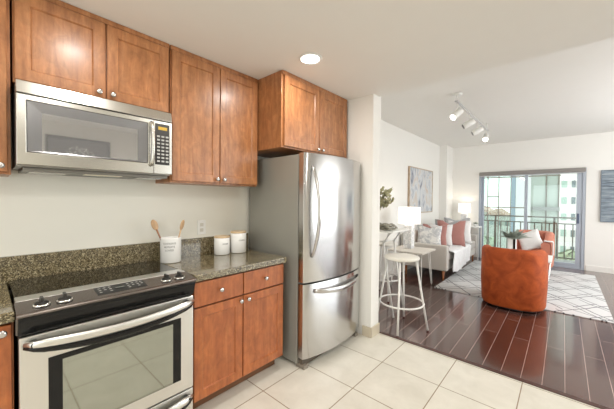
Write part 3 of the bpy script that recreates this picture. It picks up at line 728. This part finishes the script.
# ------------------------------------------------------------------ side tables and lamps
t = thing('side_table', (-1.82, 4.61, 0), 'whitewashed square side table on hairpin legs before the sofa', 'table')
obj('tabletop', box(NB(), -2.10, -1.545, 4.315, 4.895, 0.560, 0.585), simple('whitewashed_wood', (0.70, 0.66, 0.60), 0.5, var=0.08, vscale=30), t, bevel=0.003)
for sx, sy in ((-1.60, 4.38), (-1.60, 4.83), (-2.04, 4.38), (-2.04, 4.83)):
    ox = 0.035 if sx > -1.8 else -0.035; oy = 0.03 if sy > 4.6 else -0.03
    obj('hairpin_leg', tube(NB(), [(sx-ox*1.2, sy, 0.559), (sx+ox*0.4-0.008, sy+oy*.5, 0.03), (sx+ox*0.5, sy+oy*.6, 0.006), (sx+ox*0.4+0.008, sy+oy*.5, 0.03), (sx, sy-oy*1.6, 0.559)], 0.0065, 6), WHITEM, t)
def lamp(x, y, z, w_, hb, r, hs, label, gap=0.02):
    t = thing('table_lamp', (x, y, z), label, 'lamp')
    obj('base', box(NB(), x-w_/2, x+w_/2, y-w_/2, y+w_/2, z+0.0005, z+hb), MARB, t, bevel=0.006)
    obj('neck', tube(NB(), [(x, y, z+hb), (x, y, z+hb+0.05)], 0.008, 8), NICKEL, t)
    zz = z+hb+gap
    b = NB(); k_ = 40
    ro = [(r, zz), (r*0.97, zz+hs)]; vs = []
    for rr_, z_ in ((r, zz), (r*0.96, zz+hs), (r*0.96-0.003, zz+hs), (r-0.003, zz)):
        vs.append([b.verts.new((x+rr_*cos(2*pi*k/k_), y+rr_*sin(2*pi*k/k_), z_)) for k in range(k_)])
    for i in range(4):
        for k in range(k_):
            f = b.faces.new((vs[i][k], vs[i][(k+1) % k_], vs[(i+1) % 4][(k+1) % k_], vs[(i+1) % 4][k])); f.smooth = i in (0, 2)
    obj('lamp_shade', b, SHADE, t)
    obj('bulb', lathe(NB(), [(0.01, zz+0.03), (0.03, zz+0.07), (0.03, zz+0.10), (0.008, zz+0.13)], (x, y, 0), 'z', 16), simple('lamp_bulb', (1, 1, 1), 0.5, emit=(1, 0.9, 0.75), es=10), t)
    pl = bpy.data.lights.new('lamp_light', 'POINT'); pl.energy = 1.6; pl.color = (1, 0.86, 0.68); pl.shadow_soft_size = 0.035
    po = bpy.data.objects.new('lamp_light', pl); C.objects.link(po); po.parent = t; po.location = (0, 0, hb+gap+hs*0.75)
    return t
lamp(-1.895, 4.66, 0.585, 0.135, 0.385, 0.178, 0.27, 'lit white drum lamp on marble block base, on the hairpin side table')
t = thing('end_table', (-1.62, 7.72, 0), 'small white end table past the far end of the sofa', 'table')
obj('tabletop', box(NB(), -1.95, -1.45, 7.60, 7.95, 0.745, 0.765), WHITEP, t, bevel=0.003)
for sx in (-1.935, -1.465):
    for sy in (7.62, 7.93): obj('leg', box(NB(), sx-0.013, sx+0.013, sy-0.013, sy+0.013, 0, 0.7445), WHITEP, t, bevel=0.002)
lamp(-1.80, 7.78, 0.765, 0.12, 0.30, 0.135, 0.225, 'smaller lit white lamp on the end table by the balcony door')
def leaf_blade(bm, p, d, l, wd, curl=0.3):
    p = Vector(p); d = Vector(d).normalized(); s = d.cross(Vector((0, 0, 1)));
    if s.length < 0.01: s = Vector((1, 0, 0))
    s.normalize(); n_ = 5; rows = []
    for i in range(n_+1):
        q = i/n_; c0 = p+d*l*q+Vector((0, 0, -curl*l*q*q)); ww = wd*(SP(min(1, 0.12+q*0.88))**0.7)*0.5+0.0008
        rows.append((bm.verts.new(c0-s*ww), bm.verts.new(c0+Vector((0, 0, -ww*0.4))), bm.verts.new(c0+s*ww)))
    for i in range(n_):
        for k in range(2):
            f = bm.faces.new((rows[i][k], rows[i+1][k], rows[i+1][k+1], rows[i][k+1])); f.smooth = True
t = thing('potted_plant', (-1.53, 7.70, 0.765), 'tiny potted plant on the small white end table', 'plant')
obj('pot', lathe(NB(), [(0.030, 0.7655), (0.042, 0.80), (0.044, 0.83), (0.038, 0.83)], (-1.54, 7.68, 0), 'z', 20), WHITEP, t)
b = NB(); rnd = random.Random(5)
for k in range(26):
    a = rnd.uniform(0, 2*pi); leaf_blade(b, (-1.54, 7.68, 0.825), (cos(a), sin(a), rnd.uniform(0.3, 1.6)), rnd.uniform(0.06, 0.12), 0.022)
obj('foliage', b, LEAFD, t)

# ------------------------------------------------------------------ sofa
SX0, SX1, SY0, SY1 = -2.27, -1.45, 5.18, 7.46
t = thing('sofa', (-1.86, 6.3, 0), 'light oatmeal fabric sofa along the left living room wall', 'sofa')
obj('frame', box(NB(), SX0+0.01, SX1-0.02, SY0+0.02, SY1-0.02, 0.17, 0.325), SOFAF, t, bevel=0.02, seg=3)
obj('arm', box(NB(), SX0+0.02, SX1, SY0, SY0+0.115, 0.172, 0.605), SOFAF, t, bevel=0.022, seg=4)
obj('arm', box(NB(), SX0+0.02, SX1, SY1-0.115, SY1, 0.172, 0.605), SOFAF, t, bevel=0.022, seg=4)
obj('backrest', box(NB(), SX0, SX0+0.12, SY0+0.01, SY1-0.01, 0.175, 0.76), SOFAF, t, bevel=0.04, seg=4)
mid = (SY0+SY1)/2
for a, c in ((SY0+0.118, mid-0.003), (mid+0.003, SY1-0.118)):
    obj('seat_cushion', box(NB(), SX0+0.122, SX1-0.01, a, c, 0.327, 0.475), SOFAF, t, bevel=0.035, seg=4)
    obj('back_cushion', box(NB(), SX0+0.122, SX0+0.20, a, c, 0.477, 0.80), fabric('beige_back_cushion', (0.62, 0.54, 0.48), 60), t, bevel=0.035, seg=4)
for sx in (SX0+0.09, SX1-0.075):
    for sy in (SY0+0.07, SY1-0.07):
        obj('leg', lathe(NB(), [(0.014, 0.0), (0.024, 0.169)], (sx, sy, 0), 'z', 14), OAK, t)
def cushion(x, y, z, wd, rz, tilt, mat, label, th=0.13, chop=0.0, name='cushion', roll=0):
    n_ = 16; bm = NB(); half = wd/2
    top = {}; 
    for side in (1, -1):
        for i in range(n_+1):
            for j in range(n_+1):
                u = -1+2*i/n_; v = -1+2*j/n_
                if side == -1 and (i in (0, n_) or j in (0, n_)): top[(-1, i, j)] = top[(1, i, j)]; continue
                pin = 1-0.10*(1-abs(u*v))*max(abs(u), abs(v))**3
                pu, pv = u*half*pin, v*half*pin
                if chop and v > 0: pv -= chop*wd*(1-min(1, abs(u)*1.6)**1.3 if abs(u) < 0.62 else 0)*(v**2) if abs(u) < 0.62 else 0
                tk = th*0.5*((1-u**4)*(1-v**4))**0.55
                top[(side, i, j)] = bm.verts.new((pu, side*tk, pv))
    for side in (1, -1):
        for i in range(n_):
            for j in range(n_):
                q = [top[(side, i, j)], top[(side, i+1, j)], top[(side, i+1, j+1)], top[(side, i, j+1)]]
                f = bm.faces.new(q if side == -1 else q[::-1]); f.smooth = True
    mt = Matrix.Translation((x, y, z+half*cos(tilt)*0.96)) @ Matrix.Rotation(rz, 4, 'Z') @ Matrix.Rotation(tilt, 4, 'X') @ Matrix.Rotation(roll, 4, 'Y')
    bm.transform(mt)
    return tag(obj(name, bm, mat, origin=(x, y, z)), label, 'cushion', 'scatter cushions on the sofa')
SZ = 0.497
# rz=90deg turns the face towards +x
cushion(-1.845, 5.47, SZ, 0.43, R(10), R(-10), PATF, 'white cushion with a grey brushed pattern at the near sofa arm', 0.13, 0.07)
cushion(-1.83, 5.72, SZ, 0.44, R(14), R(-10), PINKF, 'narrow-looking rose cushion tucked between patterned and white ones', 0.10, 0.18)
cushion(-1.78, 5.91, SZ, 0.43, R(18), R(-8), WHITEF, 'plain white cushion between the two rose cushions', 0.10, 0.05)
cushion(-1.65, 6.13, SZ, 0.51, R(14), R(-12), PINKF, 'largest dusty rose cushion in the middle of the sofa', 0.13, 0.15)
cushion(-1.77, 6.36, SZ, 0.50, R(16), R(-8), GREYF, 'dark grey speckled cushion behind the large rose cushion', 0.12, 0.10)
cushion(-1.63, 6.60, SZ, 0.48, R(20), R(-10), WHITEF, 'large white cushion toward the far end of the sofa', 0.13, 0.04)
cushion(-1.73, 6.88, SZ, 0.52, R(22), R(-10), GREYF, 'charcoal cushion leaning at the far arm of the sofa', 0.12, 0.08)
b = NB()
def throw_fn(u, v):
    y = 5.34+1.15*v+0.03*sin(6*u); s = u*0.82
    fold = 0.012*sin(v*26+u*3)+0.008*sin(v*47)
    if s < 0.20: return (-1.62+s*0.86, y, 0.485+abs(fold)*0.6+0.004)
    q = s-0.20; zz = 0.487-max(0, q-0.02)*0.62*(0.9+0.1*sin(v*5))
    return (-1.447+min(q, 0.05)*0.6+fold*0.8+0.018, y+0.04*q*sin(v*9), zz if q > 0.02 else 0.487)
cloth_grid(b, 40, 80, throw_fn)
c_ = obj('throw_blanket', b, FURF, origin=(-1.6, 5.9, 0.48)); solid(c_, 0.012); tag(c_, 'white knitted throw draped over the front of the sofa', 'blanket')

# paintings
def picture(name, x0, x1, y0, y1, z0, z1, face, art, frm, label, fw_=0.018):
    """face '+x' hangs on a left wall, '-y' hangs on the far wall"""
    t = thing(name, ((x0+x1)/2, (y0+y1)/2, z0), label, 'painting')
    b = NB()
    if face == '+x':
        box(b, x0, x1, y0, y0+fw_, z0, z1); box(b, x0, x1, y1-fw_, y1, z0, z1); box(b, x0, x1, y0+fw_, y1-fw_, z0, z0+fw_); box(b, x0, x1, y0+fw_, y1-fw_, z1-fw_, z1)
        c = box(NB(), x0+0.002, x1-0.008, y0+fw_+.001, y1-fw_-.001, z0+fw_+.001, z1-fw_-.001)
    else:
        box(b, x0, x0+fw_, y0, y1, z0, z1); box(b, x1-fw_, x1, y0, y1, z0, z1); box(b, x0+fw_, x1-fw_, y0, y1, z0, z0+fw_); box(b, x0+fw_, x1-fw_, y0, y1, z1-fw_, z1)
        c = box(NB(), x0+fw_+.001, x1-fw_-.001, y0+0.004, y1-0.002, z0+fw_+.001, z1-fw_-.001)
    obj('frame', b, frm, t); obj('canvas', c, art, t)
picture('painting', LX+0.002, LX+0.042, 5.56, 6.89, 1.11, 2.045, '+x', ART, FRAMEW, 'large abstract blue and peach painting over the sofa')
picture('painting', 0.535, 1.70, YW-0.036, YW-0.002, 0.985, 1.985, '-y', ART2, simple('slate_edge', (0.16, 0.20, 0.25), 0.6), 'streaked blue grey canvas right of the balcony door', 0.008)

TREEP = marbled('pale_tree_print', (0.05, 0.05, 0.05), (0.35, 0.35, 0.34), 30)
t = thing('framed_print', (1.35, 0.95, 1.78), 'dark framed print of a pale tree mirrored in the microwave window', 'painting')
b = NB(); y0, y1, z0, z1 = 0.56, 1.30, 1.74, 2.22; f_ = 0.03
box(b, 1.33, 1.358, y0, y0+f_, z0, z1); box(b, 1.33, 1.358, y1-f_, y1, z0, z1); box(b, 1.33, 1.358, y0+f_, y1-f_, z0, z0+f_); box(b, 1.33, 1.358, y0+f_, y1-f_, z1-f_, z1)
obj('frame', b, BLACK, t)
cv = obj('print', box(NB(), 1.345, 1.356, y0+f_+.001, y1-f_-.001, z0+f_+.001, z1-f_-.001), simple('charcoal_print', (0.16, 0.16, 0.16), 0.6), t)
b = NB(); rnd = random.Random(8)
for k in range(150):
    a = rnd.uniform(0, pi); r_ = rnd.uniform(0, 1)**0.5
    yy, zz = 0.93+0.20*r_*cos(a), 1.88+0.22*r_*sin(a); q = 0.007
    prism(b, [(yy+q*cos(2*pi*i/6), zz+q*sin(2*pi*i/6)) for i in range(6)], 'x', 1.3435, 1.3448)
box(b, 1.3435, 1.3448, 0.925, 0.937, 1.79, 1.90)
obj('tree_drawing', b, simple('pale_drawing', (0.8, 0.8, 0.78), 0.7), cv)

# ------------------------------------------------------------------ rug, coffee table, chairs
tag(obj('rug', box(NB(), -1.50, 0.455, 4.71, 7.50, 0.0005, 0.012), RUG, bevel=0.003, origin=(-0.5, 6.1, 0)), 'white area rug with thin black diamond lines', 'rug')
def barrel(name, cx_, cy_, rz, wd, dp, hb, ha, th, mat, label, legs=None, z0=0.03, seat=0.42, ex=3.2):
    t = thing(name, (cx_, cy_, 0), label, 'armchair', None, rz)
    bpy.context.view_layer.update()
    M_ = Matrix.Translation((cx_, cy_, 0)) @ Matrix.Rotation(rz, 4, 'Z')
    # plan path: local +y is the front
    N = 64; path = []
    for i in range(N+1):
        a = -pi*0.0 - pi*i/N          # 0 .. -pi through -y
        c_, s_ = cos(a), sin(a)
        x = math.copysign(abs(c_)**(2/ex), c_)*wd/2; y = math.copysign(abs(s_)**(2/ex), s_)*dp*0.62
        path.append(Vector((x, y)))
    fr = dp*0.38
    path = [Vector((wd/2, fr)), Vector((wd/2, fr*0.5))]+path+[Vector((-wd/2, fr*0.5)), Vector((-wd/2, fr))]
    b = NB(); rings = []
    n_ = len(path)
    for i, p in enumerate(path):
        tn = (path[min(i+1, n_-1)]-path[max(i-1, 0)]).normalized(); nrm = Vector((tn.y, -tn.x))
        if nrm.dot(p) < 0 and p.length > 0: nrm = -nrm
        q = max(0, min(1, (p.y+dp*0.25)/(dp*0.5))); q = q*q*(3-2*q)
        h = hb*(1-q)+ha*q; r_ = th*0.5
        prof = [(-0.01, z0), (0.0, z0+0.02), (0.012, z0+(h-z0)*0.4), (0.008, h-r_*1.1), (0.0, h-r_*0.6), (-r_*0.35, h-r_*0.18), (-r_, h), (-r_*1.65, h-r_*0.18), (-th, h-r_*0.6), (-th, h-r_*1.4), (-th-0.0, z0+0.2), (-th, z0)]
        rings.append([b.verts.new((p.x+nrm.x*o_, p.y+nrm.y*o_, z_)) for o_, z_ in prof])
    k_ = len(rings[0])
    for i in range(n_-1):
        for k in range(k_):
            f = b.faces.new((rings[i][k], rings[i][(k+1) % k_], rings[i+1][(k+1) % k_], rings[i+1][k])); f.smooth = True
    b.faces.new(rings[0]); b.faces.new(rings[-1][::-1])
    b.transform(M_); obj('shell', b, mat, t, bevel=0)
    def plan(inset, y1):
        out = []
        for p in path[1:-1]:
            out.append((p.x*(1-inset/(wd/2)), p.y*(1-inset/(dp*0.62)) if p.y < 0 else p.y))
        return [(out[0][0], y1)]+out+[(out[-1][0], y1)]
    b = prism(NB(), plan(th+0.004, dp*0.375), 'z', z0+0.01, seat-0.14); b.transform(M_); obj('base', b, mat, t)
    b = prism(NB(), plan(th+0.006, dp*0.40), 'z', seat-0.138, seat); b.transform(M_); obj('seat_cushion', b, mat, t, bevel=0.03, seg=4)
    if legs:
        for lx in (-1, 1):
            for ly in (-0.42, 0.28):
                b = lathe(NB(), [(0.012, 0.0125), (0.02, z0-0.0005)], (lx*(wd/2-0.08), dp*ly, 0), 'z', 12); b.transform(M_); obj('leg', b, OAK, t)
    else:
        b = prism(NB(), plan(0.05, dp*0.30), 'z', 0.0125, z0+0.009); b.transform(M_); obj('plinth', b, BLACK, t)
    return t
barrel('armchair', -0.493, 4.770, R(2), 0.70, 0.70, 0.775, 0.66, 0.11, RUST, 'burnt orange velvet barrel armchair seen from behind', z0=0.035, ex=2.9)
barrel('armchair', -0.445, 6.95, R(172), 0.62, 0.66, 0.80, 0.64, 0.12, RUSTP, 'coral pink armchair facing the camera in front of the balcony door', legs=True, z0=0.16, seat=0.45)
cu = cushion(-0.46, 6.84, 0.462, 0.37, R(-10), R(-16), WHITEF, 'white pillow standing pointed on the coral armchair', 0.10, 0.0, 'pillow', R(-24))
del cu['group']
b = NB()
def th2(u, v):   # folded throw over the coral chair's arm (arm along local y at its right side seen from the camera)
    s = -0.06+u*0.5; y = 6.64+0.12*v
    zz = 0.655 if abs(s) < 0.13 else 0.655-(abs(s)-0.13)*0.75
    return (-0.215+max(-0.075, min(0.085, s*0.6))+0.004*sin(20*v), y, zz+0.004*sin(17*v+8*u))
cloth_grid(b, 24, 14, th2)
c_ = obj('throw_blanket', b, WHITEF, origin=(-0.2, 6.7, 0.6)); solid(c_, 0.010); tag(c_, 'pale throw hanging over the arm of the coral armchair', 'blanket')
# coffee table
t = thing('coffee_table', (-0.46, 5.83, 0.012), 'low white table with thin wire legs behind the orange armchair', 'table')
obj('tabletop', box(NB(), -0.80, -0.115, 5.50, 6.16, 0.470, 0.492), WHITEP, t, bevel=0.004)
for sx in (-0.72, -0.165):
    for sy in (5.56, 6.10):
        obj('wire_leg', tube(NB(), [(sx-0.03, sy, 0.4695), (sx-0.008, sy, 0.04), (sx, sy, 0.0165), (sx+0.008, sy, 0.04), (sx+0.03, sy, 0.4695)], 0.004, 6), CHROME, t)
t = thing('planter', (-0.62, 5.98, 0.492), 'square white planter with spiky grey-green plant on low table', 'plant')
obj('pot', box(NB(), -0.70, -0.585, 5.92, 6.035, 0.4925, 0.745), WHITEP, t, bevel=0.006)
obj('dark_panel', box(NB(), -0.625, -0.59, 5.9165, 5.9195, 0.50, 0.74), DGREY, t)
b = NB(); rnd = random.Random(11)
for k in range(64):
    a = rnd.uniform(0, 2*pi); leaf_blade(b, (-0.635+0.02*cos(a), 5.975+0.02*sin(a), 0.72), (cos(a), sin(a), rnd.uniform(0.45, 1.8)), rnd.uniform(0.18, 0.30), 0.052, 0.25)
obj('foliage', b, LEAFD, t)

# ------------------------------------------------------------------ balcony and the city beyond
struct('balcony_floor', box(NB(), -3.2, 2.6, YW+0.141, 9.25, -0.25, -0.02), CONC)
t = thing('balcony_railing', (-0.4, 9.1, -0.02), 'grey metal balcony railing with thin vertical balusters', 'railing')
obj('top_rail', box(NB(), -3.1, 2.5, 9.07, 9.13, 0.975, 1.005), RAILM, t, bevel=0.003)
obj('middle_rail', box(NB(), -3.1, 2.5, 9.085, 9.115, 0.835, 0.860), RAILM, t)
obj('bottom_rail', box(NB(), -3.1, 2.5, 9.085, 9.115, 0.03, 0.055), RAILM, t)
for k in range(40):
    x = -3.05+k*0.14; obj('baluster', box(NB(), x-0.011, x+0.011, 9.089, 9.111, 0.0555, 0.8345), RAILM, t)
for x in (-2.47, -1.35, -0.16, 0.96, 2.4): obj('post', box(NB(), x-0.02, x+0.02, 9.08, 9.12, -0.0195, 0.9745), RAILM, t)

GG = facade('green_glass_tower', (0.42, 0.48, 0.43), (0.45, 0.51, 0.46), 1.0, 3.0, 0.05)
t = thing('glass_building', (-0.8, 21, -10), 'green glass apartment tower with grey corner mullions', 'building')
obj('facade', box(NB(), -1.42, -0.20, 20.0, 24, -10, 12), GG, t)
for x in (-1.42, -0.70, -0.20): obj('mullion', box(NB(), x-0.025, x+0.025, 19.94, 19.99, -10, 12), RAILM, t)
for z in (0.90, 3.3, -1.9): obj('balcony_slab', box(NB(), -1.5, -0.15, 19.6, 19.93, z, z+0.18), simple('slab_grey', (0.25, 0.26, 0.25), 0.8), t)
t = thing('white_building', (1.0, 34, -10), 'white high-rise with dark square windows at the right', 'building')
obj('facade', box(NB(), -0.30, 3.4, 32, 38, -10, 14), simple('white_render', (0.75, 0.73, 0.70), 0.8), t)
WB = simple('window_dark', (0.15, 0.19, 0.20), 0.2); WG = simple('window_mint', (0.36, 0.48, 0.42), 0.2)
for r_ in range(9):
    z = -4.2+r_*1.35
    for c_ in range(3):
        x = -0.15+c_*0.62
        obj('window', box(NB(), x, x+(0.24 if c_ == 1 else 0.34), 31.93, 31.99, z, z+0.55), WB if c_ == 1 else WG, t)
t = thing('glass_screen', (-2.2, 16, -8), 'mint glass wind screen with thin dark mullions beyond the balcony', 'screen')
for a, c in ((-3.05, -2.71), (-2.70, -2.27), (-2.26, -1.81)):
    obj('pane', box(NB(), a+0.02, c-0.02, 16.0, 16.02, 1.12, 2.9), MINT, t)
    obj('pane', box(NB(), a+0.02, c-0.02, 16.0, 16.02, -2.0, 1.05), MINT, t)
for x in (-3.05, -2.71, -2.27, -1.81): obj('mullion', box(NB(), x-0.016, x+0.016, 15.98, 16.04, -8, 3.2), RAILM, t)
for z, x0_, x1_ in ((1.06, -3.05, -1.2), (2.45, -3.05, -0.1), (1.55, -2.71, -2.27)): obj('transom', box(NB(), x0_, x1_, 15.98, 16.04, z, z+0.05), RAILM, t)
t = thing('white_column_building', (-1.6, 17, -8), 'narrow white and blue tower wall beside the glass tower', 'building')
obj('white_wall', box(NB(), -1.73, -1.28, 17, 19, -8, 12), simple('bright_white_wall', (0.62, 0.63, 0.64), 0.8), t)
obj('blue_wall', box(NB(), -1.90, -1.74, 17, 19, -8, 12), simple('blue_grey_wall', (0.25, 0.32, 0.38), 0.7), t)
ROOF = simple('terracotta_roof', (0.45, 0.24, 0.17), 0.8)
for x0_, x1_, zt, yy, lab, wc in ((-13.5, -9.6, -0.6, 60, 'far low house with terracotta roof, leftmost through the balcony door', (0.42, 0.40, 0.36)), (-9.0, -6.4, -0.9, 52, 'far low house with terracotta roof beside the narrow white tower wall', (0.45, 0.44, 0.42))):
    t = thing('house', ((x0_+x1_)/2, yy, -12), lab, 'house')
    obj('walls', box(NB(), x0_, x1_, yy, yy+5, -12, zt), simple('house_wall', wc, 0.8), t)
    obj('roof', prism(NB(), [(x0_-0.3, zt+0.01), (x1_+0.3, zt+0.01), ((x0_+x1_)/2, zt+1.1)], 'y', yy-0.3, yy+5.3), ROOF, t)
    for k in range(3): obj('window', box(NB(), x0_+0.5+k*1.0, x0_+1.0+k*1.0, yy-0.05, yy-0.01, zt-1.4, zt-0.7), WB, t)
def green_blob(bm, c, r, n=160, seed=1, s=0.5):
    rn = random.Random(seed)
    for _ in range(n):
        v = Vector((rn.gauss(0, 1), rn.gauss(0, 1), rn.gauss(0, 1))).normalized()*r*rn.uniform(0.6, 1)
        round_leaf(bm, Vector(c)+Vector((v.x, v.y, v.z*0.8)), v+Vector((rn.uniform(-r, r), rn.uniform(-r, r), rn.uniform(0, r))), s*rn.uniform(0.6, 1.2))
TL = simple('street_tree_leaf', (0.40, 0.45, 0.30), 0.8, var=0.3, vscale=2)
for i, (x, y, z, r_, lab) in enumerate(((-5.6, 30, -2.8, 1.5, 'leftmost bushy street tree seen below the balcony'), (-3.0, 27, -3.6, 1.5, 'bushy street tree below the balcony in front of the narrow white tower'), (0.4, 26, -3.0, 1.4, 'bushy street tree below the white high-rise'))):
    t = thing('street_tree', (x, y, -10), lab, 'tree', 'street trees below the balcony')
    b = NB(); green_blob(b, (x, y, z), r_, 260, i+1, 0.28); obj('crown', b, TL, t); obj('trunk', tube(NB(), [(x, y, -10), (x, y, z)], 0.15, 8), STEMM, t)
struct('street_ground', box(NB(), -60, 60, 11, 120, -10.4, -10.0), simple('street_ground_pale', (0.42, 0.40, 0.34), 0.9, var=0.15, vscale=0.3))
